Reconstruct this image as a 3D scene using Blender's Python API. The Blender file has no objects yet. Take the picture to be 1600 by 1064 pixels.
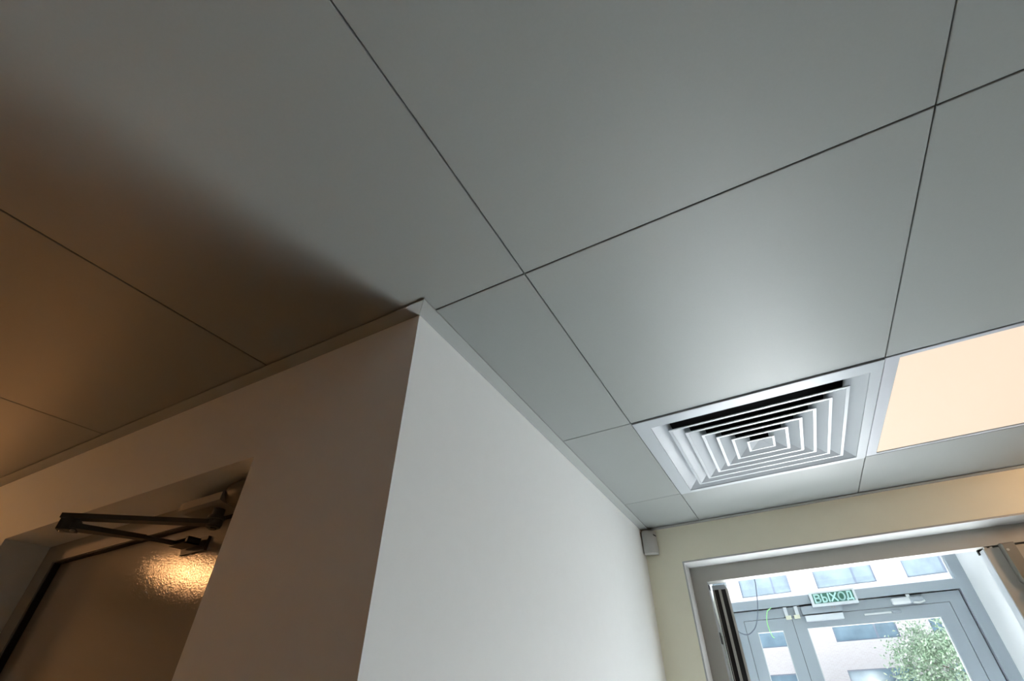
import bpy, bmesh, math, random
from mathutils import Vector, Matrix
random.seed(7)
sc = bpy.context.scene
COL = sc.collection
Z0 = 1.70                      # camera height above the floor; all z below are relative to it

# ------------------------------------------------------------------ camera
def cam_axes(yaw, pit, rol):
    cy, sy, cp, sp, cr, sr = math.cos(yaw), math.sin(yaw), math.cos(pit), math.sin(pit), math.cos(rol), math.sin(rol)
    f = Vector((sy*cp, cy*cp, sp)); r = Vector((cy, -sy, 0)); u = r.cross(f)
    return r*cr+u*sr, -r*sr+u*cr, f
R_, U_, F_ = cam_axes(-0.4254, 0.6307, -0.0506)
cd = bpy.data.cameras.new('camera'); cam = bpy.data.objects.new('camera', cd); COL.objects.link(cam)
M = Matrix((R_, U_, -F_)).transposed().to_4x4(); M.translation = Vector((0, 0, Z0)); cam.matrix_world = M
cd.sensor_width = 36; cd.lens = 36*709.98/1600
cd.shift_x = -(855.19-800)/1600; cd.shift_y = (578.14-532)/1600
cd.clip_start = 0.02; cd.clip_end = 500
sc.camera = cam

# ------------------------------------------------------------------ light and exposure
SKY_STRENGTH, SUN_STRENGTH = 1.0, 155.0
PANEL_STRENGTH, LAMP_STRENGTH, SPOT_W = 1.0, 70.0, 950.0
w = bpy.data.worlds.new('World'); sc.world = w; w.use_nodes = True
bg = w.node_tree.nodes['Background']; bg.inputs[0].default_value = (0.80, 0.91, 1.0, 1); bg.inputs[1].default_value = SKY_STRENGTH
sl = bpy.data.lights.new('sun', 'SUN'); sl.energy = SUN_STRENGTH; sl.angle = math.radians(3); sl.color = (0.92, 0.955, 1.0)
so = bpy.data.objects.new('sun', sl); COL.objects.link(so)
so.rotation_euler = Vector((-0.06, -1.0, -0.95)).to_track_quat('-Z', 'Y').to_euler(); so.location = (2, 14, 18)
sc.view_settings.view_transform = 'Standard'; sc.view_settings.look = 'None'
sc.view_settings.gamma = 1.0; sc.view_settings.use_curve_mapping = False
sc.view_settings.exposure = 0.0
sc.cycles.use_denoising = True
sc.cycles.max_bounces = 14; sc.cycles.diffuse_bounces = 8; sc.cycles.transparent_max_bounces = 24
sc.cycles.sample_clamp_indirect = 20.0
sc.cycles.caustics_reflective = False; sc.cycles.caustics_refractive = False

# ------------------------------------------------------------------ materials
MATS = {}
def mat(name, col, rough=0.5, metal=0.0, spec=0.5, noise=0.0, nscale=40, bump=0.0, bscale=300, emit=None, es=0, coat=0.0):
    m = bpy.data.materials.new(name); m.use_nodes = True; nt = m.node_tree
    b = nt.nodes['Principled BSDF']
    b.inputs['Base Color'].default_value = (*col, 1); b.inputs['Roughness'].default_value = rough
    b.inputs['Metallic'].default_value = metal; b.inputs['Specular IOR Level'].default_value = spec
    if coat: b.inputs['Coat Weight'].default_value = coat
    tc = nt.nodes.new('ShaderNodeTexCoord')
    if noise:
        n = nt.nodes.new('ShaderNodeTexNoise'); n.inputs['Scale'].default_value = nscale; n.inputs['Detail'].default_value = 4
        r = nt.nodes.new('ShaderNodeMapRange'); r.inputs['To Min'].default_value = 1-noise; r.inputs['To Max'].default_value = 1+noise
        x = nt.nodes.new('ShaderNodeVectorMath'); x.operation = 'SCALE'; x.inputs[0].default_value = col
        nt.links.new(tc.outputs['Object'], n.inputs['Vector']); nt.links.new(n.outputs['Fac'], r.inputs['Value'])
        nt.links.new(r.outputs['Result'], x.inputs['Scale']); nt.links.new(x.outputs[0], b.inputs['Base Color'])
    if bump:
        n = nt.nodes.new('ShaderNodeTexNoise'); n.inputs['Scale'].default_value = bscale; n.inputs['Detail'].default_value = 3
        bp = nt.nodes.new('ShaderNodeBump'); bp.inputs['Strength'].default_value = bump; bp.inputs['Distance'].default_value = 0.002
        nt.links.new(tc.outputs['Object'], n.inputs['Vector']); nt.links.new(n.outputs['Fac'], bp.inputs['Height'])
        nt.links.new(bp.outputs[0], b.inputs['Normal'])
    if emit:
        b.inputs['Emission Color'].default_value = (*emit, 1); b.inputs['Emission Strength'].default_value = es
    MATS[name] = m; return m
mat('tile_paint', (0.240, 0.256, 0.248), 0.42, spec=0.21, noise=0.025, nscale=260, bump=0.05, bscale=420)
mat('void', (0.03, 0.03, 0.03), 0.9)
mat('white_paint', (0.87, 0.90, 0.90), 0.6, noise=0.015, nscale=30, bump=0.08, bscale=180)
mat('cream_paint', (0.91, 0.89, 0.73), 0.6, noise=0.015, nscale=30, bump=0.08, bscale=180)
mat('hall_paint', (0.32, 0.32, 0.31), 0.6, noise=0.015, nscale=30)
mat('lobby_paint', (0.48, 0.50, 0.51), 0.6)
mat('trim_paint', (0.30, 0.315, 0.305), 0.45)
mat('reveal_white', (0.50, 0.51, 0.50), 0.5)
mat('floor_tile', (0.25, 0.25, 0.245), 0.5, noise=0.06, nscale=6)
mat('lobby_floor', (0.56, 0.56, 0.55), 0.5, noise=0.06, nscale=6)
mat('frame_gray', (0.42, 0.415, 0.38), 0.42, noise=0.02, nscale=60)
mat('alu_blue', (0.205, 0.24, 0.275), 0.4, noise=0.015, nscale=60)
mat('alu_edge', (0.45, 0.45, 0.42), 0.4)
mat('alu_light', (0.40, 0.43, 0.45), 0.35)
mat('rubber', (0.012, 0.012, 0.012), 0.7)
mat('diffuser_white', (0.35, 0.38, 0.40), 0.32, spec=0.28)
mat('plenum_black', (0.008, 0.009, 0.012), 0.8)
mat('panel_frame', (0.40, 0.42, 0.45), 0.3, spec=0.35)
mat('panel_glow', (0.05, 0.05, 0.05), 0.6, spec=0.1, emit=(0.93, 0.745, 0.56), es=PANEL_STRENGTH)
mat('lamp_glow', (0.1, 0.1, 0.1), 0.5, emit=(1.0, 0.48, 0.19), es=LAMP_STRENGTH*1.0)
mat('added_lamp_glow', (0.1, 0.1, 0.1), 0.5, emit=(1.0, 0.60, 0.30), es=LAMP_STRENGTH*0.95)
mat('door_laminate', (0.27, 0.25, 0.23), 0.05, spec=0.5, bump=0.12, bscale=300)
mat('door_frame', (0.34, 0.32, 0.29), 0.5)
mat('dark_metal', (0.075, 0.075, 0.07), 0.45, metal=0.3)
mat('steel', (0.55, 0.55, 0.53), 0.3, metal=0.9)
mat('closer_gray', (0.26, 0.25, 0.23), 0.45, metal=0.2)
mat('sensor_plastic', (0.50, 0.50, 0.48), 0.45)
mat('white_plastic', (0.42, 0.46, 0.50), 0.35)
mat('sign_green', (0.02, 0.095, 0.07), 0.35)
mat('sign_letter', (0.34, 0.56, 0.55), 0.4)
mat('yellow_plastic', (0.44, 0.45, 0.36), 0.45)
mat('cable_black', (0.08, 0.10, 0.14), 0.5)
mat('cable_green', (0.25, 0.62, 0.22), 0.5)
mat('hardware_gray', (0.22, 0.215, 0.19), 0.4, metal=0.2)
mat('pavement', (0.50, 0.49, 0.47), 0.9, noise=0.08, nscale=1.5)
mat('bark', (0.16, 0.11, 0.07), 0.9, noise=0.2, nscale=20)
mat('window_blind', (0.62, 0.70, 0.76), 0.6)
mat('win_sky_tint', (0.34, 0.43, 0.50), 0.12, spec=0.9, noise=0.6, nscale=0.7)  # sky reflection on the upper panes put into the base colour
mat('win_dull_tint', (0.19, 0.30, 0.39), 0.12, spec=0.9, noise=0.55, nscale=0.9)  # duller reflection on the lower panes put into the base colour
mat('win_frame', (0.22, 0.27, 0.36), 0.4)
mat('sill_white', (0.72, 0.73, 0.76), 0.5)
# foliage
m = mat('leaf', (0.30, 0.52, 0.22), 0.55)
nt = m.node_tree; oi = nt.nodes.new('ShaderNodeTexNoise'); oi.inputs['Scale'].default_value = 3.0
rp = nt.nodes.new('ShaderNodeValToRGB'); rp.color_ramp.elements[0].color = (0.16, 0.27, 0.16, 1); rp.color_ramp.elements[1].color = (0.48, 0.58, 0.45, 1)
rp.color_ramp.elements[0].position = 0.35; rp.color_ramp.elements[1].position = 0.65
tcn = nt.nodes.new('ShaderNodeTexCoord'); nt.links.new(tcn.outputs['Object'], oi.inputs['Vector'])
nt.links.new(oi.outputs['Fac'], rp.inputs['Fac']); nt.links.new(rp.outputs['Color'], nt.nodes['Principled BSDF'].inputs['Base Color'])
# brick facade (too far away to tell the bricks apart)
m = mat('brick_facade', (0.7, 0.6, 0.58), 0.85); nt = m.node_tree
br = nt.nodes.new('ShaderNodeTexBrick'); br.inputs['Scale'].default_value = 1.0
br.inputs['Color1'].default_value = (0.72, 0.68, 0.695, 1); br.inputs['Color2'].default_value = (0.675, 0.625, 0.635, 1); br.inputs['Mortar'].default_value = (0.76, 0.735, 0.75, 1)
br.inputs['Brick Width'].default_value = 0.26; br.inputs['Row Height'].default_value = 0.085; br.inputs['Mortar Size'].default_value = 0.012
tcn = nt.nodes.new('ShaderNodeTexCoord'); mp = nt.nodes.new('ShaderNodeMapping'); mp.inputs['Rotation'].default_value = (math.pi/2, 0, 0)
nt.links.new(tcn.outputs['Object'], mp.inputs['Vector']); nt.links.new(mp.outputs[0], br.inputs['Vector'])
nt.links.new(br.outputs['Color'], nt.nodes['Principled BSDF'].inputs['Base Color'])
# glass: clear pane with a Fresnel reflection
m = bpy.data.materials.new('glass'); m.use_nodes = True; nt = m.node_tree
for n in list(nt.nodes):
    if n.type != 'OUTPUT_MATERIAL': nt.nodes.remove(n)
out = [n for n in nt.nodes][0]
tr = nt.nodes.new('ShaderNodeBsdfTransparent'); tr.inputs[0].default_value = (0.97, 0.98, 0.985, 1)
gl = nt.nodes.new('ShaderNodeBsdfGlossy'); gl.inputs['Roughness'].default_value = 0.02
fr = nt.nodes.new('ShaderNodeFresnel'); fr.inputs['IOR'].default_value = 1.35
mx = nt.nodes.new('ShaderNodeMixShader')
nt.links.new(fr.outputs[0], mx.inputs[0]); nt.links.new(tr.outputs[0], mx.inputs[1]); nt.links.new(gl.outputs[0], mx.inputs[2]); nt.links.new(mx.outputs[0], out.inputs[0])
MATS['glass'] = m

# ------------------------------------------------------------------ helpers
def W(x, y, z): return Vector((x, y, z))                      # room frame
EA = math.atan(0.0213); EO = Vector((-0.248, 2.0545, 0.0))
EU = Vector((math.cos(EA), math.sin(EA), 0)); EW = Vector((-math.sin(EA), math.cos(EA), 0))
def E(u, w_, z): return EO + EU*u + EW*w_ + Vector((0, 0, z))  # entrance-wall frame (u along the wall, w outwards)

def box(bm, a, b, F=W):
    vs = [bm.verts.new(F(x, y, z)) for z in (a[2], b[2]) for (x, y) in ((a[0], a[1]), (b[0], a[1]), (b[0], b[1]), (a[0], b[1]))]
    for q in ((3, 2, 1, 0), (4, 5, 6, 7), (0, 1, 5, 4), (1, 2, 6, 5), (2, 3, 7, 6), (3, 0, 4, 7)):
        bm.faces.new([vs[i] for i in q])
    return bm
def prism(bm, poly, z0, z1, F=W):
    lo = [bm.verts.new(F(x, y, z0)) for x, y in poly]; hi = [bm.verts.new(F(x, y, z1)) for x, y in poly]
    n = len(poly); bm.faces.new(lo[::-1]); bm.faces.new(hi)
    for i in range(n):
        j = (i+1) % n; bm.faces.new((lo[i], lo[j], hi[j], hi[i]))
    return bm
def loft(bm, rings, closed=True, caps=True):
    vs = [[bm.verts.new(p) for p in r] for r in rings]; n = len(vs[0])
    for a, b in zip(vs, vs[1:]):
        for i in range(n if closed else n-1):
            j = (i+1) % n; bm.faces.new((a[i], a[j], b[j], b[i]))
    if caps: bm.faces.new(vs[0][::-1]); bm.faces.new(vs[-1])
    return bm
def tube(bm, pts, r, n=10):
    pts = [Vector(p) for p in pts]; rings = []; up = Vector((0.13, 0.21, 1)).normalized()
    for i, p in enumerate(pts):
        t = (pts[min(i+1, len(pts)-1)]-pts[max(i-1, 0)]).normalized()
        a = t.cross(up)
        if a.length < 1e-4: a = t.cross(Vector((1, 0, 0)))
        a.normalize(); b = t.cross(a)
        rr = r[i] if isinstance(r, (list, tuple)) else r
        rings.append([p+a*rr*math.cos(k*2*math.pi/n)+b*rr*math.sin(k*2*math.pi/n) for k in range(n)])
    return loft(bm, rings)
def spline(pts, n=10):
    pts = [Vector(p) for p in pts]; out = []
    for i in range(len(pts)-1):
        p0, p1, p2, p3 = pts[max(i-1, 0)], pts[i], pts[i+1], pts[min(i+2, len(pts)-1)]
        for k in range(n):
            t = k/n
            out.append(0.5*((2*p1)+(p2-p0)*t+(2*p0-5*p1+4*p2-p3)*t*t+(3*p1-p0-3*p2+p3)*t**3))
    return out+[pts[-1]]
def bev(bm, w_=0.001, seg=1, ang=30):
    es = [e for e in bm.edges if len(e.link_faces) == 2 and e.calc_face_angle(0) > math.radians(ang)]
    bmesh.ops.bevel(bm, geom=es, offset=w_, segments=seg, affect='EDGES', profile=0.5, clamp_overlap=True)
    return bm
def NB(): return bmesh.new()
def obj(name, bm, material, parent=None, label=None, cat=None, group=None, kind=None, smooth=False, origin=None):
    """one mesh object; bm is in camera-height room coordinates"""
    bmesh.ops.recalc_face_normals(bm, faces=bm.faces)
    bmesh.ops.translate(bm, verts=bm.verts, vec=(0, 0, Z0))
    if parent is not None:
        o0 = Vector(parent['_o'])
    elif origin is not None:
        o0 = Vector(origin)+Vector((0, 0, Z0))
    else:
        xs = [v.co for v in bm.verts]
        o0 = Vector((sum(c.x for c in xs)/len(xs), sum(c.y for c in xs)/len(xs), min(c.z for c in xs)))
    bmesh.ops.translate(bm, verts=bm.verts, vec=-o0)
    me = bpy.data.meshes.new(name); bm.to_mesh(me); bm.free()
    if smooth:
        for p in me.polygons: p.use_smooth = True
        me.set_sharp_from_angle(angle=math.radians(35))
    me.materials.append(MATS[material])
    o = bpy.data.objects.new(name, me); COL.objects.link(o)
    if parent is not None: o.parent = parent
    else: o.location = o0
    o['_o'] = list(o0)
    tag(o, label, cat, group, kind)
    return o
def tag(o, label=None, cat=None, group=None, kind=None):
    if label: o['label'] = label
    if cat: o['category'] = cat
    if group: o['group'] = group
    if kind: o['kind'] = kind
def thing(name, loc, label, cat, group=None, kind=None):
    o = bpy.data.objects.new(name, None); COL.objects.link(o)
    o.location = Vector(loc)+Vector((0, 0, Z0)); o['_o'] = list(o.location); o.empty_display_size = 0.05
    tag(o, label, cat, group, kind); return o
def struct(name, bm, material, label, cat, parent=None): return obj(name, bm, material, parent, label, cat, kind='structure')

# ------------------------------------------------------------------ dimensions
H = 0.5973                    # ceiling above the camera
FL = -Z0                      # floor
TOP = H+0.24
X0, T = -0.2485, 0.6          # ceiling grid
YA, YB, YC = 0.4732, 1.0758, 1.6762
CX, CY = -0.468, 0.467        # outside corner of the partition
SK = -0.0227                  # slight skew of the partition
def px(y): return CX+SK*(y-CY)
def ywall(x): return EO.y+0.0213*(x-EO.x)
XR, YBK, XL = 3.0, -2.6, -4.2

# ------------------------------------------------------------------ room shell
struct('floor', prism(NB(), [(XL, YBK), (XR, YBK), (XR, 2.2), (XL, 2.2)], FL-0.1, FL), 'floor_tile', 'grey floor of the hall', 'floor')
struct('floor_lobby', prism(NB(), [(XL, 2.2), (XR, 2.2), (XR, 4.05), (XL, 4.05)], FL-0.1, FL), 'lobby_floor', 'pale floor of the glazed entrance lobby', 'floor')
# door wall with its recess
OL, OR, OT = -1.752, -0.820, 0.393
b = NB()
prism(b, [(OR, CY), (CX-0.003, CY), (CX-0.03, CY+0.03), (CX-0.03, 0.9), (OR, 0.9)], FL, TOP); box(b, (XL, CY, FL), (OL, 0.9, TOP)); box(b, (OL, CY, OT), (OR, 0.9, TOP)); box(b, (OL, 0.66, FL), (OR, 0.9, OT))
struct('wall_left', b, 'white_paint', 'white wall in warm shade with a recessed door', 'wall')
b = NB(); prism(b, [(CX-0.003, CY), (CX, CY), (px(2.3), 2.3), (px(2.3)-0.3, 2.3), (CX-0.33, 0.9), (CX-0.03, 0.9), (CX-0.03, CY+0.03)], FL, TOP)
struct('wall_center', b, 'white_paint', 'white daylit partition wall running to the entrance', 'wall')
# entrance wall
UL, UR, UT = -0.109, 1.93, 0.449
b = NB()
box(b, (-0.30, 0, FL), (UL, 0.22, TOP), E); box(b, (UL, 0, UT), (UR, 0.22, TOP), E); box(b, (UR, 0, FL), (XR+0.4, 0.22, TOP), E)
struct('wall_far', b, 'cream_paint', 'cream wall above and around the glazed entrance', 'wall')
struct('wall_right', box(NB(), (XR, YBK, FL), (XR+0.1, 2.4, TOP)), 'hall_paint', 'grey side wall of the hall', 'wall')
struct('wall_back', box(NB(), (XL, YBK-0.1, FL), (XR, YBK, TOP)), 'hall_paint', 'grey back wall of the hall', 'wall')
struct('wall_side', box(NB(), (XL-0.1, YBK, FL), (XL, 0.9, TOP)), 'white_paint', 'white end wall of the side corridor', 'wall')

# white lining of the entrance reveal, rounded at the room edge
b = NB(); t_ = 0.005
for a0, a1 in (((UL-0.001, -0.0005, FL), (UL+t_, 0.121, UT-t_)), ((UR-t_, -0.0005, FL), (UR+0.001, 0.121, UT-t_)), ((UL-0.001, -0.0005, UT-t_), (UR+0.001, 0.121, UT+0.001))):
    box(b, a0, a1, E)
struct('trim_4', bev(b, 0.002, 2), 'reveal_white', 'white rounded lining strip around the entrance opening', 'trim')

# ceiling: void slab and single metal tiles
ceil = struct('ceiling', box(NB(), (XL-0.1, YBK-0.1, TOP-0.01), (XR+0.1, 2.28, TOP+0.04)), 'void', 'suspended ceiling of large white metal tiles', 'ceiling')
GAP = 0.0010
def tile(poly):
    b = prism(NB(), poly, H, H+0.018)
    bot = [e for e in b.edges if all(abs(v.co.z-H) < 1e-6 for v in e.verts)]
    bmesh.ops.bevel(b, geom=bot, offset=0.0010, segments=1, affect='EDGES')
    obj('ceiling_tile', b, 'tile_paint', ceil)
rows = [YBK, YA-5*T, YA-4*T, YA-3*T, YA-2*T, YA-T, YA, YB, YC, None]
rows = sorted(r for r in rows[:-1] if r >= YBK)+[9]
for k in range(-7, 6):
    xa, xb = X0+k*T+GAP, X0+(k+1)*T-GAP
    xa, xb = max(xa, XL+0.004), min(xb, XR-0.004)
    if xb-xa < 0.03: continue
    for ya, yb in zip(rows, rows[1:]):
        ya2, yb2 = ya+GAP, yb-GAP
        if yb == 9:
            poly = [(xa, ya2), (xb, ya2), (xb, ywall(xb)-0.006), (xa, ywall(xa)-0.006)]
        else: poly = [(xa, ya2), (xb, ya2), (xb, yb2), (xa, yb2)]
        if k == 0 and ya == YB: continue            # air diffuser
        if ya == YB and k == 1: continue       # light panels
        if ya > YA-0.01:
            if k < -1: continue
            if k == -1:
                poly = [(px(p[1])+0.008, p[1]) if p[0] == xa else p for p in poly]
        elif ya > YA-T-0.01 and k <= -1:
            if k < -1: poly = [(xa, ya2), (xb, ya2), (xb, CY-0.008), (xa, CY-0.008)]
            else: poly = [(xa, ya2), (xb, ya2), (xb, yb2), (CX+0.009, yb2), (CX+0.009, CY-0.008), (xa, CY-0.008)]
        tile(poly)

# perimeter angle trims (flange seen from below)
TZ = H-0.0038
b = prism(NB(), [(CX+0.0335, CY-0.0285), (CX+0.0335+SK*(ywall(px(2))-CY), 2.04), (px(2.04)-0.001, 2.04), (CX-0.0005, CY-0.0002)], H-0.0032, H-0.0002)
struct('trim_1', b, 'trim_paint', 'narrow ceiling edge trim along the daylit partition', 'trim')
b = prism(NB(), [(CX+0.0316, CY-0.0285), (CX-0.0024, CY+0.001), (XL, CY+0.001), (XL, CY-0.0285)], TZ, TZ+0.0018)
struct('trim_2', b, 'trim_paint', 'narrow ceiling edge trim over the shaded door wall', 'trim')
b = NB(); box(b, (-0.24, -0.028, TZ), (XR, 0.001, TZ+0.0018), E)
struct('trim_3', b, 'trim_paint', 'narrow ceiling edge trim over the entrance wall', 'trim')

# ------------------------------------------------------------------ air diffuser
dc = Vector((0.0535, 1.379, 0))
D = thing('air_diffuser', (dc.x, dc.y, H), 'white square air diffuser with nested slanted vanes in the ceiling', 'air vent')
def sq(s, z, c=(dc.x+0.0045, dc.y+0.008)):
    return [Vector((c[0]+sx*s, c[1]+sy*s, z)) for sx, sy in ((-1, -1), (1, -1), (1, 1), (-1, 1))]
zf = H-0.004
b = NB(); loft(b, [sq(0.2982, zf+0.02, (dc.x-0.002, dc.y-0.003)), sq(0.2982, zf+0.001, (dc.x-0.002, dc.y-0.003)), sq(0.2972, zf, (dc.x-0.002, dc.y-0.003)), sq(0.2655, zf), sq(0.2645, zf+0.002), sq(0.222, zf+0.030), sq(0.2215, zf+0.032), sq(0.2235, zf+0.032), sq(0.268, zf+0.004)], caps=False)
obj('frame', b, 'diffuser_white', D)
for s in (0.225, 0.187, 0.149, 0.114, 0.0765):
    b = NB(); loft(b, [sq(s, zf+0.0025), sq(s, zf), sq(s-0.008, zf), sq(s-0.009, zf+0.001), sq(s-0.050, zf+0.026), sq(s-0.0495, zf+0.0272), sq(s-0.0078, zf+0.0025)], caps=False)
    fs = list(b.verts)
    obj('vane', b, 'diffuser_white', D)
b = NB(); loft(b, [sq(0.0375, zf+0.002), sq(0.0375, zf), sq(0.0315, zf), sq(0.031, zf+0.001), sq(0.001, zf+0.015)], caps=False); 
obj('center_cone', b, 'diffuser_white', D)
b = NB()
for s0 in (-1, 1):
    box(b, (dc.x+0.0045+s0*0.27-0.002, dc.y-0.27, zf+0.03), (dc.x+0.0045+s0*0.27+0.002, dc.y+0.28, H+0.2)); box(b, (dc.x-0.27, dc.y+0.006+s0*0.274-0.002, zf+0.03), (dc.x+0.28, dc.y+0.006+s0*0.274+0.002, H+0.2))
box(b, (dc.x-0.27, dc.y-0.27, H+0.19), (dc.x+0.28, dc.y+0.285, H+0.2))
obj('plenum_box', b, 'plenum_black', D)
for yy in (-0.11, 0.13):
    b = NB(); box(b, (dc.x-0.19, dc.y+yy-0.002, zf+0.046), (dc.x+0.20, dc.y+yy+0.002, zf+0.056))
    obj('vane_support', b, 'plenum_black', D)

# ------------------------------------------------------------------ light panels
def light_panel(k, label):
    xa, xb = X0+k*T+0.0006, X0+(k+1)*T-0.002; ya, yb = YB+0.003, YC-0.004
    L = thing('light_panel', ((xa+xb)/2, (ya+yb)/2, H), label, 'ceiling light')
    z = H-0.001; la, lb, lc, ld = xa+0.030, xb-0.018, ya+0.014, yb-0.013
    def rc(d, z_, e=0): return [Vector(p) for p in ((xa+d if not e else la-d, ya+d if not e else lc-d, z_), (xb-d if not e else lb+d, ya+d if not e else lc-d, z_), (xb-d if not e else lb+d, yb-d if not e else ld+d, z_), (xa+d if not e else la-d, yb-d if not e else ld+d, z_))]
    b = NB(); loft(b, [rc(0, z+0.012), rc(0, z+0.001), rc(0.001, z), rc(0.0015, z, 1), rc(0, z+0.001, 1), rc(-0.001, z+0.006, 1)], caps=False)
    obj('frame', b, 'panel_frame', L)
    obj('glowing_sheet', box(NB(), (la-0.004, lc-0.004, z+0.003), (lb+0.004, ld+0.004, z+0.008)), 'panel_glow', L)
    return L
light_panel(1, 'lit warm square light panel beside the air diffuser')

# warm opal dome lamps on the ceiling, out of view; the entrance one is added
def dome_lamp(x, y, label, material):
    L = thing('dome_lamp', (x, y, H), label, 'ceiling light')
    n = 32
    def rg(r, z): return [Vector((x+r*math.cos(i*2*math.pi/n), y+r*math.sin(i*2*math.pi/n), z)) for i in range(n)]
    obj('ring', loft(NB(), [rg(0.082, H), rg(0.082, H-0.008), rg(0.078, H-0.012), rg(0.069, H-0.012)]), 'reveal_white', L, smooth=True)
    obj('glowing_dome', loft(NB(), [rg(0.068*math.cos(t), H-0.010-0.055*math.sin(t)) for t in (0, 0.3, 0.6, 0.9, 1.2, 1.5)]), material, L, smooth=True)
def spot(x, y):  # spot added under the corridor dome; its floor bounce warms the corridor
    ld = bpy.data.lights.new('added_floor_beam', 'SPOT'); ld.energy = SPOT_W; ld.color = (1.0, 0.45, 0.16); ld.spot_size = math.radians(60); ld.spot_blend = 0.6; ld.shadow_soft_size = 0.05
    lo = bpy.data.objects.new('added_floor_beam', ld); COL.objects.link(lo); lo.location = (x, y, H-0.085+Z0); lo.rotation_euler = Vector((-0.25, 0.22, -1)).to_track_quat('-Z', 'Y').to_euler()
spot(-2.55, -0.22)
ld = bpy.data.lights.new('added_corridor_beam', 'SPOT'); ld.energy = 120.0; ld.color = (1.0, 0.42, 0.15); ld.spot_size = math.radians(85); ld.spot_blend = 1.0; ld.shadow_soft_size = 0.05  # added spot that washes the corridor wall with warm light
lo = bpy.data.objects.new('added_corridor_beam', ld); COL.objects.link(lo); lo.location = (-2.55, -0.22, H-0.085+Z0); lo.rotation_euler = Vector((0.0, 0.69, -0.45)).to_track_quat('-Z', 'Y').to_euler()
ld = bpy.data.lights.new('added_wall_beam', 'SPOT'); ld.energy = 7.5; ld.color = (1.0, 0.58, 0.32); ld.spot_size = math.radians(120); ld.spot_blend = 0.8; ld.shadow_soft_size = 0.05  # added spot that warms the entrance wall and the closed leaf
lo = bpy.data.objects.new('added_wall_beam', ld); COL.objects.link(lo); lo.location = (1.28, 1.66, H-0.085+Z0); lo.rotation_euler = Vector((-0.35, 0.6, -0.30)).to_track_quat('-Z', 'Y').to_euler()
dome_lamp(-2.55, -0.22, 'small warm opal dome lamp over the side corridor', 'lamp_glow')
dome_lamp(1.28, 1.66, 'small warm opal dome lamp added out of view to warm the entrance wall', 'added_lamp_glow')  # unseen lamp added to warm the entrance wall

# ------------------------------------------------------------------ left room door
D1 = thing('door_1', ((OL+OR)/2, 0.58, FL), 'grey brown door set back in the shaded wall recess', 'door', kind='structure')
FY = 0.560; LY = 0.576
b = NB()
box(b, (OL+0.001, FY, FL), (OL+0.064, 0.655, 0.346)); box(b, (OR-0.064, FY, FL), (OR-0.001, 0.655, 0.346)); box(b, (OL+0.001, FY, 0.346), (OR-0.001, 0.655, OT-0.001))
obj('door_frame', b, 'door_frame', D1)
b = NB(); g0, g1 = OL+0.0645, OR-0.0645
box(b, (g0, FY+0.003, FL), (g0+0.006, LY+0.03, 0.3435)); box(b, (g1-0.004, FY+0.004, FL), (g1, LY+0.03, 0.3435)); box(b, (g0, FY+0.004, 0.3437), (g1, LY+0.03, 0.3455))
obj('seal_shade', b, 'rubber', D1)  # black strips around the leaf also stand in for the rebate's shade
b = box(NB(), (g0+0.008, LY, FL+0.01), (g1-0.006, LY+0.045, 0.342))
obj('door_leaf', bev(b, 0.0015, 2), 'door_laminate', D1)

# door closer in the recess
DC = thing('door_closer', (-0.98, 0.53, 0.36), 'dark door closer with folded arms at the shaded recessed door', 'door closer')
b = NB()
yf, yb_ = 0.503, FY-0.001
def cbody(x, s): return [Vector((x, yf+s*0.010, 0.363-s*0.006)), Vector((x, yf+s*0.010, 0.347+s*0.004)), Vector((x, yf+0.010+s*0.01, 0.3435+s*0.004)), Vector((x, yb_, 0.341+s*0.006)), Vector((x, yb_, 0.388)), Vector((x, yf+0.03, 0.383))]
loft(b, [cbody(-1.098, 1.6), cbody(-1.078, 0.15), cbody(-1.065, 0), cbody(-0.945, 0)])
obj('body', bev(b, 0.0015, 2), 'closer_gray', DC)
b = NB(); n = 24
def cr(x, r): return [Vector((x, 0.534+r*math.cos(i*2*math.pi/n), 0.365+r*math.sin(i*2*math.pi/n))) for i in range(n)]
loft(b, [cr(-0.945, 0.026), cr(-0.94, 0.0275), cr(-0.885, 0.0275), cr(-0.878, 0.024)])
obj('spring_housing', b, 'dark_metal', DC, smooth=True)
pv = Vector((-0.985, 0.532, 0)); 
def disc(c, r, z0, z1, n=24, c2=0.001):
    return [[Vector((c.x+rr*math.cos(i*2*math.pi/n), c.y+rr*math.sin(i*2*math.pi/n), z)) for i in range(n)] for rr, z in ((r-c2, z0), (r, z0+c2), (r, z1))]
b = NB(); loft(b, disc(pv, 0.0105, 0.326, 0.347)); loft(b, disc(pv, 0.0155, 0.3215, 0.328)); loft(b, disc(pv, 0.0125, 0.3055, 0.311)); loft(b, disc(pv, 0.007, 0.302, 0.306, 6, 0.0005))
obj('pivot', b, 'dark_metal', DC, smooth=True)
eb = Vector((-1.168, 0.378, 0))
def bar(bm, a, c, z0a, z1a, z0c, z1c, wa, wc):
    d = (c-a).normalized(); s = Vector((-d.y, d.x, 0))
    rings = []
    for p, z0, z1, w_ in ((a, z0a, z1a, wa), (c, z0c, z1c, wc)):
        rings.append([p-s*w_+Vector((0, 0, z0)), p+s*w_+Vector((0, 0, z0)), p+s*w_+Vector((0, 0, z1)), p-s*w_+Vector((0, 0, z1))])
    return loft(bm, rings)
d1 = (eb-pv).normalized()
b = NB(); bar(b, pv, eb+d1*0.012, 0.3105, 0.3195, 0.3135, 0.3225, 0.0115, 0.010); loft(b, disc(pv, 0.0135, 0.3095, 0.3205))
obj('main_arm', b, 'dark_metal', DC)
b = NB(); e2 = eb-d1*0.004
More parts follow.
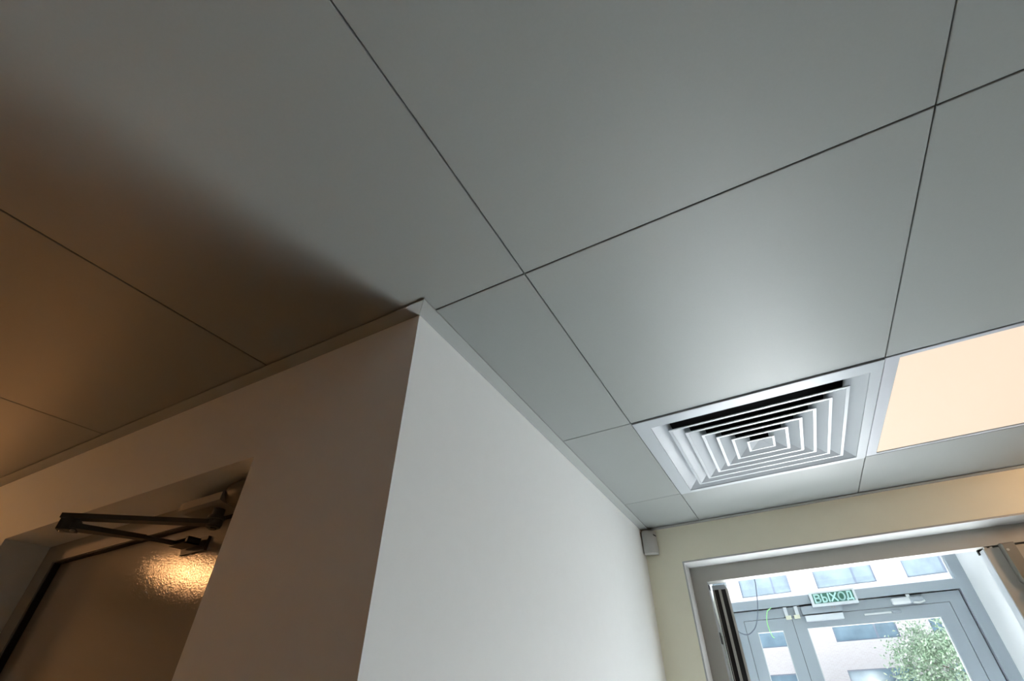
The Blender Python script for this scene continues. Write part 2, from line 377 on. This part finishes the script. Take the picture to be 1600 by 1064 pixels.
loft(b, disc(e2, 0.0125, 0.292, 0.3145)); bar(b, e2-Vector((0.009, 0.011, 0)), e2+Vector((0.006, 0.012, 0)), 0.2925, 0.312, 0.2925, 0.312, 0.011, 0.011)
obj('elbow_joint', b, 'dark_metal', DC, smooth=True)
b = NB(); loft(b, disc(e2+Vector((-0.006, -0.004, 0)), 0.0045, 0.2895, 0.293, 10)); loft(b, disc(e2+Vector((0.012, 0.004, 0)), 0.004, 0.2895, 0.293, 10))
obj('bolt', b, 'steel', DC, smooth=True)
ft = Vector((-1.118, 0.562, 0)); mid = e2.lerp(ft, 0.62)
b = NB(); bar(b, e2, mid, 0.2955, 0.305, 0.2975, 0.306, 0.0150, 0.0085); bev(b, 0.001)
obj('forearm', b, 'dark_metal', DC)
b = NB(); tube(b, [mid.lerp(e2, 0.2)+Vector((0, 0, 0.3035)), ft+Vector((0, 0, 0.300))], 0.0048, 10)
obj('adjusting_rod', b, 'dark_metal', DC, smooth=True)
b = NB(); box(b, (ft.x-0.012, ft.y-0.022, 0.2935), (ft.x+0.045, ft.y+0.004, 0.2965)); box(b, (ft.x-0.012, ft.y-0.022, 0.304), (ft.x+0.045, ft.y+0.004, 0.307)); box(b, (ft.x+0.038, ft.y-0.022, 0.2935), (ft.x+0.045, ft.y+0.004, 0.307))
box(b, (ft.x-0.02, LY-0.006, 0.283), (ft.x+0.06, LY, 0.312)); bev(b, 0.0006)
obj('foot_bracket', b, 'dark_metal', DC)

# ------------------------------------------------------------------ inner entrance door (double, left leaf swung out)
FW = 0.12
D2 = thing('door_2', E(0.92, 0.16, FL), 'grey metal double door of the hall entrance, left leaf swung outwards', 'door', kind='structure')
b = NB(); HB = 0.383; JL = -0.044; JR = UR-0.065
box(b, (UL+t_-0.001, FW, HB), (UR-t_+0.001, FW+0.065, UT-t_+0.001), E)
obj('head_frame', bev(b, 0.001), 'frame_gray', D2)
b = NB(); box(b, (UL+t_-0.001, FW, FL), (JL, FW+0.065, HB), E); bev(b, 0.001); obj('jamb_frame', b, 'frame_gray', D2)
b = NB(); box(b, (JR, FW, FL), (UR-t_+0.001, FW+0.065, HB), E); bev(b, 0.001); obj('jamb_frame', b, 'frame_gray', D2)
b = NB(); box(b, (JL, FW+0.004, FL), (JL+0.0012, FW+0.062, HB), E); obj('strike_strip', b, 'alu_light', D2)
for z0, z1 in ((0.356, 0.374), (0.158, 0.198), (-0.30, -0.18)):
    b = NB(); box(b, (JL+0.001, FW+0.012, z0), (JL+0.003, FW+0.05, z1), E); obj('strike_plate', b, 'rubber', D2)
b = NB(); box(b, (0.915, FW+0.05, 0.366), (JR, FW+0.062, HB+0.001), E); obj('stop_seal', b, 'rubber', D2)
# right leaf, closed: stiles, rails and pane
RU0, RU1, RT = 0.920, JR-0.006, 0.3765
b = NB(); box(b, (RU0, FW+0.002, FL+0.012), (RU0+0.13, FW+0.064, RT), E); bev(b, 0.001); rl = obj('door_leaf', b, 'frame_gray', D2, label='closed right leaf')
b = NB(); box(b, (RU0-0.0012, FW+0.006, FL+0.012), (RU0+0.0002, FW+0.062, RT-0.001), E); obj('edge_light_strip', b, 'white_plastic', rl)  # bright strip stands in for daylight on the leaf's end face
b = NB(); box(b, (RU1-0.11, FW+0.002, FL+0.012), (RU1, FW+0.064, RT), E); bev(b, 0.001); obj('stile', b, 'frame_gray', rl)
b = NB(); box(b, (RU0+0.13, FW+0.002, RT-0.11), (RU1-0.11, FW+0.064, RT), E); bev(b, 0.001); obj('rail', b, 'frame_gray', rl)
b = NB(); box(b, (RU0+0.13, FW+0.002, FL+0.012), (RU1-0.11, FW+0.064, FL+0.16), E); bev(b, 0.001); obj('rail', b, 'frame_gray', rl)
b = NB(); box(b, (RU0+0.13, FW+0.028, FL+0.16), (RU1-0.11, FW+0.036, RT-0.11), E); obj('pane', b, 'glass', rl)
b = NB(); box(b, (RU0+0.004, FW+0.006, RT), (RU0+0.012, FW+0.02, RT+0.005), E); box(b, (RU0+0.02, FW+0.006, RT), (RU0+0.028, FW+0.02, RT+0.005), E); obj('flush_bolt', b, 'steel', rl)
# left leaf, open about 98 degrees
HA = math.radians(98); HU, HW = -0.034, 0.182
def LF(l, t, z):
    du, dw = math.cos(HA), math.sin(HA)
    return E(HU+0.0+l*du+t*dw, HW+l*dw-t*du, z)      # l along the leaf, t across its thickness
LT = 0.3605
b = NB(); box(b, (0.016, 0.001, FL+0.012), (0.12, 0.061, LT), LF); bev(b, 0.001); ll = obj('door_leaf', b, 'frame_gray', D2, label='left leaf swung outwards, seen on its hinge edge')
b = NB(); box(b, (0.84, 0.001, FL+0.012), (0.94, 0.061, LT), LF); obj('stile', b, 'frame_gray', ll)
b = NB(); box(b, (0.12, 0.001, LT-0.10), (0.84, 0.061, LT), LF); obj('rail', b, 'frame_gray', ll)
b = NB(); box(b, (0.12, 0.001, FL+0.012), (0.84, 0.061, FL+0.16), LF); obj('rail', b, 'frame_gray', ll)
b = NB(); box(b, (0.12, 0.027, FL+0.16), (0.84, 0.035, LT-0.10), LF); obj('pane', b, 'glass', ll)
for t0, t1, l0, mt, nm in ((0.0, 0.003, 0.004, 'rubber', 'gasket'), (0.003, 0.0055, 0.0, 'alu_edge', 'edge_rib'), (0.0055, 0.023, 0.008, 'rubber', 'gasket'), (0.023, 0.0335, 0.002, 'alu_edge', 'edge_rib'), (0.0335, 0.052, 0.008, 'rubber', 'gasket'), (0.052, 0.061, 0.0, 'alu_edge', 'edge_rib')):
    b = NB(); box(b, (l0, t0, FL+0.012), (0.0165, t1, LT), LF); obj(nm, b, mt, ll)
b = NB(); box(b, (0.0, 0.0, LT), (0.05, 0.055, LT+0.016), LF); obj('end_cap', bev(b, 0.001), 'white_plastic', ll)

# rod latch case on the closed leaf
LC = thing('latch_case', E(0.985, FW, 0.25), 'grey rod latch case at the top of the closed right entrance leaf', 'latch')
b = NB(); prof = [(0.964, 0.384), (1.004, 0.384), (1.004, 0.262), (0.996, 0.252), (0.972, 0.250), (0.964, 0.262)]
def pr_(w_, s=0): return [E(0.984+(u-0.984)*(1-s), w_, 0.317+(z-0.317)*(1-s*0.4)) for u, z in prof]
loft(b, [pr_(FW+0.001), pr_(FW-0.018), pr_(FW-0.027, 0.16)])
obj('case', bev(b, 0.0015, 2), 'hardware_gray', LC)
b = NB(); loft(b, [[E(0.9745+r*math.cos(i*0.6283), w_, 0.360+r*math.sin(i*0.6283)) for i in range(10)] for r, w_ in ((0.0045, FW-0.02), (0.0045, FW-0.0275), (0.0035, FW-0.0285))])
obj('screw', b, 'steel', LC, smooth=True)
b = NB(); loft(b, [[E(0.986+r*math.cos(i*0.2618), w_, 0.226+r*math.sin(i*0.2618)) for i in range(24)] for r, w_ in ((0.024, FW+0.001), (0.024, FW-0.02), (0.020, FW-0.026))])
obj('rod_guide', b, 'hardware_gray', LC, smooth=True)
b = NB(); tube(b, [E(0.986, FW-0.012, 0.23), E(0.986, FW-0.012, -0.55)], 0.008, 12); obj('rod', b, 'hardware_gray', LC, smooth=True)

# ------------------------------------------------------------------ vestibule
VW = 1.90
VL, VR = -0.21, 1.345
struct('wall_vestibule_left', box(NB(), (VL-0.1, 0.22, FL), (VL, VW+0.07, 1.05), E), 'white_paint', 'white left side wall of the entrance lobby', 'wall')
struct('wall_vestibule_right', box(NB(), (VR, 0.22, FL), (VR+0.1, VW+0.07, 1.05), E), 'lobby_paint', 'white right side wall of the entrance lobby', 'wall')
b = NB(); box(b, (VR+0.1, 0.221, FL), (UR+0.2, 0.315, TOP), E)
struct('wall_lobby', b, 'white_paint', 'white wall strip behind the closed entrance leaf', 'wall')
struct('ceiling_vestibule', box(NB(), (VL-0.1, 0.221, 0.95), (VR+0.1, VW+0.07, 1.05), E), 'white_paint', 'white ceiling of the entrance lobby', 'ceiling')

D3 = thing('door_3', E(0.58, VW+0.03, FL), 'blue grey glazed outer double door with transom window', 'door', kind='structure')
OUL, OUR = -0.12, 1.278; TB, TT = 0.478, 0.534
b = NB(); box(b, (OUL, VW, TB), (OUR, VW+0.07, TT), E); obj('transom_bar', bev(b, 0.001), 'alu_blue', D3)
b = NB(); box(b, (VL, VW, FL), (OUL, VW+0.07, 0.93), E); obj('outer_jamb', bev(b, 0.001), 'alu_blue', D3)
b = NB(); box(b, (OUR, VW, FL), (VR, VW+0.07, 0.93), E); obj('outer_jamb', bev(b, 0.001), 'alu_blue', D3)
b = NB(); box(b, (VL, VW, 0.88), (VR, VW+0.07, 0.95), E); obj('outer_head', bev(b, 0.001), 'alu_blue', D3)
b = NB(); box(b, (OUL, VW+0.03, TT), (OUR, VW+0.036, 0.88), E); obj('transom_pane', b, 'glass', D3)
b = NB(); box(b, (OUL, VW+0.022, TT), (OUL+0.008, VW+0.045, 0.88), E); box(b, (OUR-0.008, VW+0.022, TT), (OUR, VW+0.045, 0.88), E); box(b, (OUL+0.008, VW+0.022, TT), (OUR-0.008, VW+0.045, TT+0.006), E)
obj('transom_bead', b, 'alu_light', D3)
RW = VW+0.028                       # recessed door frame and leaves
b = NB(); g = 0.007
box(b, (OUL+g, RW, FL), (-0.058, RW+0.05, 0.413), E); box(b, (1.197, RW, FL), (OUR-g, RW+0.05, 0.413), E); box(b, (OUL+g, RW, 0.413), (OUR-g, RW+0.05, TB-g), E)
obj('door_frame', bev(b, 0.001), 'alu_blue', D3)
b = NB(); box(b, (OUL, RW+0.02, FL), (OUL+g, RW+0.04, TB), E); box(b, (OUR-g, RW+0.02, FL), (OUR, RW+0.04, TB), E); box(b, (OUL, RW+0.02, TB-g), (OUR, RW+0.04, TB), E)
box(b, (-0.059, RW+0.012, FL), (-0.054, RW+0.04, 0.414), E); box(b, (1.192, RW+0.012, FL), (1.198, RW+0.04, 0.414), E); box(b, (-0.058, RW+0.012, 0.408), (1.197, RW+0.04, 0.414), E); box(b, (0.258, RW+0.012, FL), (0.266, RW+0.04, 0.412), E)
obj('seal_shade', b, 'rubber', D3)  # black strips in the frame gaps also stand in for the recess shade
for u0, u1, ga, gb in ((-0.055, 0.2605, 0.016, 0.186), (0.2635, 1.194, 0.338, 1.116)):
    b = NB(); zt, zb_, gt, gbm = 0.4105, FL+0.015, 0.337, FL+0.16
    box(b, (u0, RW, zb_), (ga, RW+0.05, zt), E); box(b, (gb, RW, zb_), (u1, RW+0.05, zt), E); box(b, (ga, RW, gt), (gb, RW+0.05, zt), E); box(b, (ga, RW, zb_), (gb, RW+0.05, gbm), E)
    lf = obj('door_leaf', b, 'alu_blue', D3)
    b = NB(); box(b, (ga, RW+0.022, gbm), (gb, RW+0.028, gt), E); obj('pane', b, 'glass', lf)
    b = NB(); box(b, (ga, RW+0.005, gbm), (ga+0.005, RW+0.018, gt), E); box(b, (gb-0.005, RW+0.005, gbm), (gb, RW+0.018, gt), E); box(b, (ga+0.005, RW+0.005, gt-0.005), (gb-0.005, RW+0.018, gt), E)
    obj('glazing_bead', b, 'alu_light' if ga < 0.1 else 'alu_light', lf)

# exit sign
S = thing('exit_sign', E(0.553, 1.89, 0.45), 'green and white exit sign over the outer glazed door', 'sign')
b = NB(); box(b, (0.413, 1.862, 0.451), (0.695, 1.898, 0.541), E); obj('housing', bev(b, 0.003, 2), 'white_plastic', S)
b = NB(); box(b, (0.431, 1.8605, 0.468), (0.681, 1.8635, 0.5295), E); gp = obj('green_panel', b, 'sign_green', S)
def letter(strokes, u0, u1):
    b = NB(); hw = 0.0048; zb0, zb1 = 0.4755, 0.5225
    for st in strokes:
        pts = [Vector((u0+x*(u1-u0), zb0+y*(zb1-zb0))) for x, y in st]
        for p, q in zip(pts, pts[1:]):
            d = (q-p).normalized(); n_ = Vector((-d.y, d.x))*hw; p2, q2 = p-d*hw*0.7, q+d*hw*0.7
            quad = [p2-n_, q2-n_, q2+n_, p2+n_]
            vs = [[b.verts.new(E(c.x, w_, c.y)) for c in quad] for w_ in (1.8592, 1.8604)]
            b.faces.new(vs[0]); b.faces.new(vs[1])
            for i in range(4): b.faces.new((vs[0][i], vs[0][(i+1) % 4], vs[1][(i+1) % 4], vs[1][i]))
    obj('letter', b, 'sign_letter', gp)
def arc(cx, cy, rx, ry, a0, a1, n=9): return [(cx+rx*math.cos(math.radians(a0+(a1-a0)*i/n)), cy+ry*math.sin(math.radians(a0+(a1-a0)*i/n))) for i in range(n+1)]
letter([[(0.08, 0), (0.08, 1)], [(0.08, 1), (0.5, 1)]+arc(0.5, 0.77, 0.33, 0.23, 90, -90), [(0.08, 0.53), (0.55, 0.53)]+arc(0.55, 0.265, 0.37, 0.265, 90, -90)+[(0.08, 0)]], 0.440, 0.478)
letter([[(0.07, 1), (0.07, 0), (0.35, 0)]+arc(0.35, 0.29, 0.27, 0.29, -90, 90)+[(0.07, 0.58)], [(0.95, 0), (0.95, 1)]], 0.487, 0.531)
letter([[(0.05, 0), (0.95, 1)], [(0.05, 1), (0.95, 0)]], 0.540, 0.580)
letter([arc(0.5, 0.5, 0.46, 0.5, 0, 360, 20)], 0.588, 0.628)
letter([[(0.05, -0.06), (0.05, 0.08), (0.97, 0.08), (0.97, -0.06)], [(0.17, 0.08), (0.27, 0.5), (0.30, 1), (0.82, 1), (0.82, 0.08)]], 0.636, 0.673)

# electromagnetic lock below the sign
ML = thing('magnetic_lock', E(0.46, RW, 0.40), 'pale grey magnetic lock under the exit sign', 'lock')
b = NB(); box(b, (0.338, RW-0.042, 0.4145), (0.585, RW, 0.462), E); obj('magnet_body', bev(b, 0.003, 2), 'alu_blue', ML)
b = NB(); box(b, (0.348, RW-0.040, 0.372), (0.580, RW, 0.4065), E); obj('armature_plate', bev(b, 0.006, 3), 'white_plastic', ML)
for u in (0.528, 0.545):
    b = NB(); box(b, (u-0.003, RW-0.0435, 0.437), (u+0.003, RW-0.041, 0.447), E); obj('screw', b, 'hardware_gray', ML)

# latch brackets over the meeting stiles
LB = thing('bolt_bracket', E(0.272, RW, 0.40), 'small white twin bracket above the meeting stiles beside the lock', 'bracket')
for u in (0.236, 0.306):
    b = NB(); box(b, (u-0.011, RW-0.02, 0.418), (u+0.011, RW, 0.474), E); obj('bracket_arm', bev(b, 0.001), 'white_plastic', LB)
b = NB(); box(b, (0.226, RW-0.024, 0.398), (0.262, RW, 0.420), E); obj('bolt_holder', bev(b, 0.002), 'yellow_plastic', LB)
b = NB(); box(b, (0.28, RW-0.024, 0.398), (0.318, RW, 0.420), E); obj('bolt_holder', bev(b, 0.002), 'yellow_plastic', LB)

# closer on the outer door
C2 = thing('door_closer', E(0.98, RW, 0.43), 'light grey door closer at the head of the outer glazed door', 'door closer')
b = NB(); tube(b, [E(0.884, RW-0.022, 0.440), E(0.892, RW-0.022, 0.440), E(0.985, RW-0.022, 0.440)], [0.016, 0.020, 0.020], 20); obj('body', b, 'alu_light', C2, smooth=True)
b = NB(); tube(b, [E(0.985, RW-0.022, 0.441), E(1.045, RW-0.022, 0.441), E(1.06, RW-0.022, 0.441)], [0.0175, 0.0175, 0.012], 20); obj('spring_housing', b, 'alu_blue', C2, smooth=True)
b = NB(); box(b, (0.975, RW-0.03, 0.458), (0.995, RW, 0.474), E); obj('mount', bev(b, 0.001), 'alu_light', C2)
b = NB(); tube(b, [E(1.0, RW-0.03, 0.425), E(1.03, RW-0.03, 0.421), E(1.065, RW-0.022, 0.430)], 0.007, 10); obj('arm', b, 'alu_light', C2, smooth=True)
SR = thing('slide_rail', E(0.80, RW, 0.385), 'slim slide rail on the outer door leaf below its closer', 'rail')
b = NB(); box(b, (0.705, RW-0.008, 0.379), (0.86, RW, 0.389), E); obj('rail', bev(b, 0.001), 'alu_light', SR)
b = NB(); loft(b, [[E(0.893+(0.018 if math.cos(i*0.314) > 0 else -0.018)+r*math.cos(i*0.314), w_, 0.3855+r*math.sin(i*0.314)) for i in range(20)] for r, w_ in ((0.009, RW), (0.009, RW-0.008), (0.007, RW-0.010))])
obj('end_block', b, 'alu_blue', SR, smooth=True)

# hanging cables
P_ = [(0.104, 0.95), (0.101, 0.665), (0.095, 0.586), (0.067, 0.451), (0.029, 0.361), (-0.011, 0.322), (-0.046, 0.312), (-0.082, 0.325), (-0.101, 0.346), (-0.15, 0.39), (-0.21, 0.41)]
b = NB(); tube(b, spline([E(u, 1.70, z) for u, z in P_], 6), 0.0032, 8)
obj('hanging_cable', b, 'cable_black', None, 'thin dark cable hanging in a loop before the outer door', 'cable', smooth=True)
P_ = [(0.150, 0.477, 1.90), (0.132, 0.464, 1.87), (0.117, 0.450, 1.86), (0.099, 0.397, 1.86), (0.099, 0.343, 1.86), (0.107, 0.302, 1.86), (0.117, 0.292, 1.86)]
b = NB(); tube(b, spline([E(u, w_, z) for u, z, w_ in P_], 6), 0.0028, 8)
obj('green_wire', b, 'cable_green', None, 'short thin green wire dangling over the left outer leaf', 'wire', smooth=True)

# ------------------------------------------------------------------ motion sensor in the corner
MS = thing('motion_sensor', (px(2.02)+0.03, 2.02, 0.49), 'small grey motion sensor in the upper wall corner', 'sensor')
sx0, sy0 = px(2.03)+0.004, ywall(-0.5)-0.004
def sring(z, s, t):
    pts = []
    a0, a1 = Vector((sx0+0.003, sy0-0.046)), Vector((sx0+0.055, sy0-0.001))
    nrm = Vector((0.63, -0.777))
    for i in range(9):
        f = i/8; p = a0.lerp(a1, f); bulge = math.sin(f*math.pi)**0.6*0.022
        pts.append(p+nrm*(bulge*s+t))
    c = Vector((sx0+0.028, sy0-0.024))
    pts = [c+(p-c)*(0.9+0.1*s) for p in pts]
    return [Vector((p.x, p.y, z)) for p in pts]+[Vector((sx0+0.046, sy0-0.0005, z)), Vector((sx0+0.0015, sy0-0.036, z))]
b = NB(); loft(b, [sring(0.488, 0.55, -0.003), sring(0.492, 0.9, 0), sring(0.508, 1, 0.001), sring(0.575, 1, 0), sring(0.583, 0.9, 0), sring(0.587, 0.6, -0.003)])
obj('housing', b, 'sensor_plastic', MS, smooth=True)
b = NB(); pA, pB = sring(0.566, 1, 0.0012)[5], sring(0.566, 1, 0.0012)[7]
loft(b, [[Vector((p.x, p.y, z)) for p, z in ((q, 0.561-dz), (q+Vector((0.63, -0.777, 0))*0.0006, 0.561-dz), (q+Vector((0.63, -0.777, 0))*0.0006, 0.566-dz), (q, 0.566-dz))] for q, dz in ((pA, -0.002), (pB, 0.002))])
obj('indicator_slot', b, 'rubber', MS)
b = NB(); box(b, (sx0-0.004, sy0-0.034, 0.494), (sx0+0.0018, sy0-0.001, 0.583)); box(b, (sx0, sy0-0.001, 0.494), (sx0+0.044, sy0+0.004, 0.583))
obj('back_plate', b, 'hardware_gray', MS)

# ------------------------------------------------------------------ outside
struct('ground', prism(NB(), [(-60, 4.05), (60, 4.05), (60, 70), (-60, 70)], FL-0.5, FL-0.12), 'pavement', 'pale pavement outside the entrance', 'ground')
FD, FK = 40.0, -0.06
def FA(X, d, z): return Vector((X+FK*-1*0*d, FD+FK*X+d, z))
B = thing('building', (4, FD, FL), 'pale brick building with wide bluish windows across the street', 'building')
cols = [(-13.9, -10.4), (-8.5, -5.0), (-3.16, 0.26), (1.98, 5.64), (7.40, 9.70), (12.6, 16.2), (17.9, 21.5)]
rowz = [(-0.88, 0.87), (2.42, 4.17), (5.66, 7.41), (8.95, 10.7)]
b = NB(); xs = [-30]+[v for c in cols for v in c]+[34]; zs = [FL-0.3]+[v for r in rowz for v in r]+[14]
for i in range(len(xs)-1):
    for j in range(len(zs)-1):
        if i % 2 == 1 and j % 2 == 1: continue
        box(b, (xs[i], 0, zs[j]), (xs[i+1], 0.35, zs[j+1]), FA)
box(b, (-30, 0.6, FL-0.3), (34, 12, 14), FA)
bmesh.ops.remove_doubles(b, verts=b.verts, dist=1e-4)
obj('facade', b, 'brick_facade', B)
for ci, (xa, xb) in enumerate(cols):
    for za, zb_ in rowz:
        wm = 'win_sky_tint' if za > 4 else 'win_dull_tint'
        m_ = xa+(xb-xa)*0.67 if ci != 4 else xb-0.12
        b = NB(); f_ = 0.07
        for q0, q1 in (((xa, za), (xa+f_, zb_)), ((xb-f_, za), (xb, zb_)), ((xa, za), (xb, za+f_)), ((xa, zb_-f_), (xb, zb_)), ((m_-0.06, za), (m_+0.06, zb_))):
            box(b, (q0[0], 0.16, q0[1]), (q1[0], 0.24, q1[1]), FA)
        wn = obj('window', b, 'win_frame', B)
        b = NB(); box(b, (xa+f_, 0.20, za+f_), (m_-0.06, 0.215, zb_-f_), FA); obj('pane', b, wm, wn)
        if ci != 4:
            b = NB(); box(b, (m_+0.06, 0.20, za+f_), (xb-f_, 0.215, zb_-f_), FA); obj('pane', b, wm, wn)
        b = NB(); box(b, (xa-0.05, -0.08, za-0.10), (xb+0.05, 0.2, za), FA); obj('sill', b, 'sill_white', wn)

# tree in front of the building
TX, TY = 6.45, 29.0
TR = thing('tree', (TX, TY, FL-0.12), 'light green leafy tree outside the outer glazed door', 'tree')
b = NB(); tube(b, spline([(TX, TY, FL-0.15), (TX+0.05, TY, -0.9), (TX-0.08, TY, -0.1), (TX, TY, 1.0)], 5), [0.12-0.006*k for k in range(16)], 9); obj('trunk', b, 'bark', TR, smooth=True)
for i in range(11):
    a = i*2.4; z = -0.9+i*0.2
    b = NB(); tube(b, spline([(TX, TY, z), (TX+0.9*math.cos(a), TY+0.7*math.sin(a), z+0.5), (TX+1.9*math.cos(a), TY+1.4*math.sin(a), z+0.9)], 4), [0.045-0.0045*k for k in range(9)], 6)
    obj('branch', b, 'bark', TR, smooth=True)
b = NB()
for i in range(150):
    th, ph = random.uniform(0, 2*math.pi), math.acos(random.uniform(-1, 1)); r = random.uniform(0.3, 1)**0.5
    c = Vector((TX+3.1*r*math.sin(ph)*math.cos(th), TY+2.1*r*math.sin(ph)*math.sin(th), 0.0+2.55*r*math.cos(ph)))
    for _ in range(110):
        d = Vector((random.gauss(0, 1), random.gauss(0, 1), random.gauss(0, 1)))*0.30
        p = c+d; a = Vector((random.gauss(0, 1), random.gauss(0, 1), random.gauss(0, 1))).normalized(); n = a.orthogonal().normalized()
        L_, w_ = random.uniform(0.12, 0.19), random.uniform(0.034, 0.055)
        v = [b.verts.new(q) for q in (p, p+a*L_*0.5+n*w_, p+a*L_, p+a*L_*0.5-n*w_)]
        b.faces.new(v)
obj('foliage', b, 'leaf', TR, kind='stuff')

for o in bpy.data.objects:
    if '_o' in o: del o['_o']
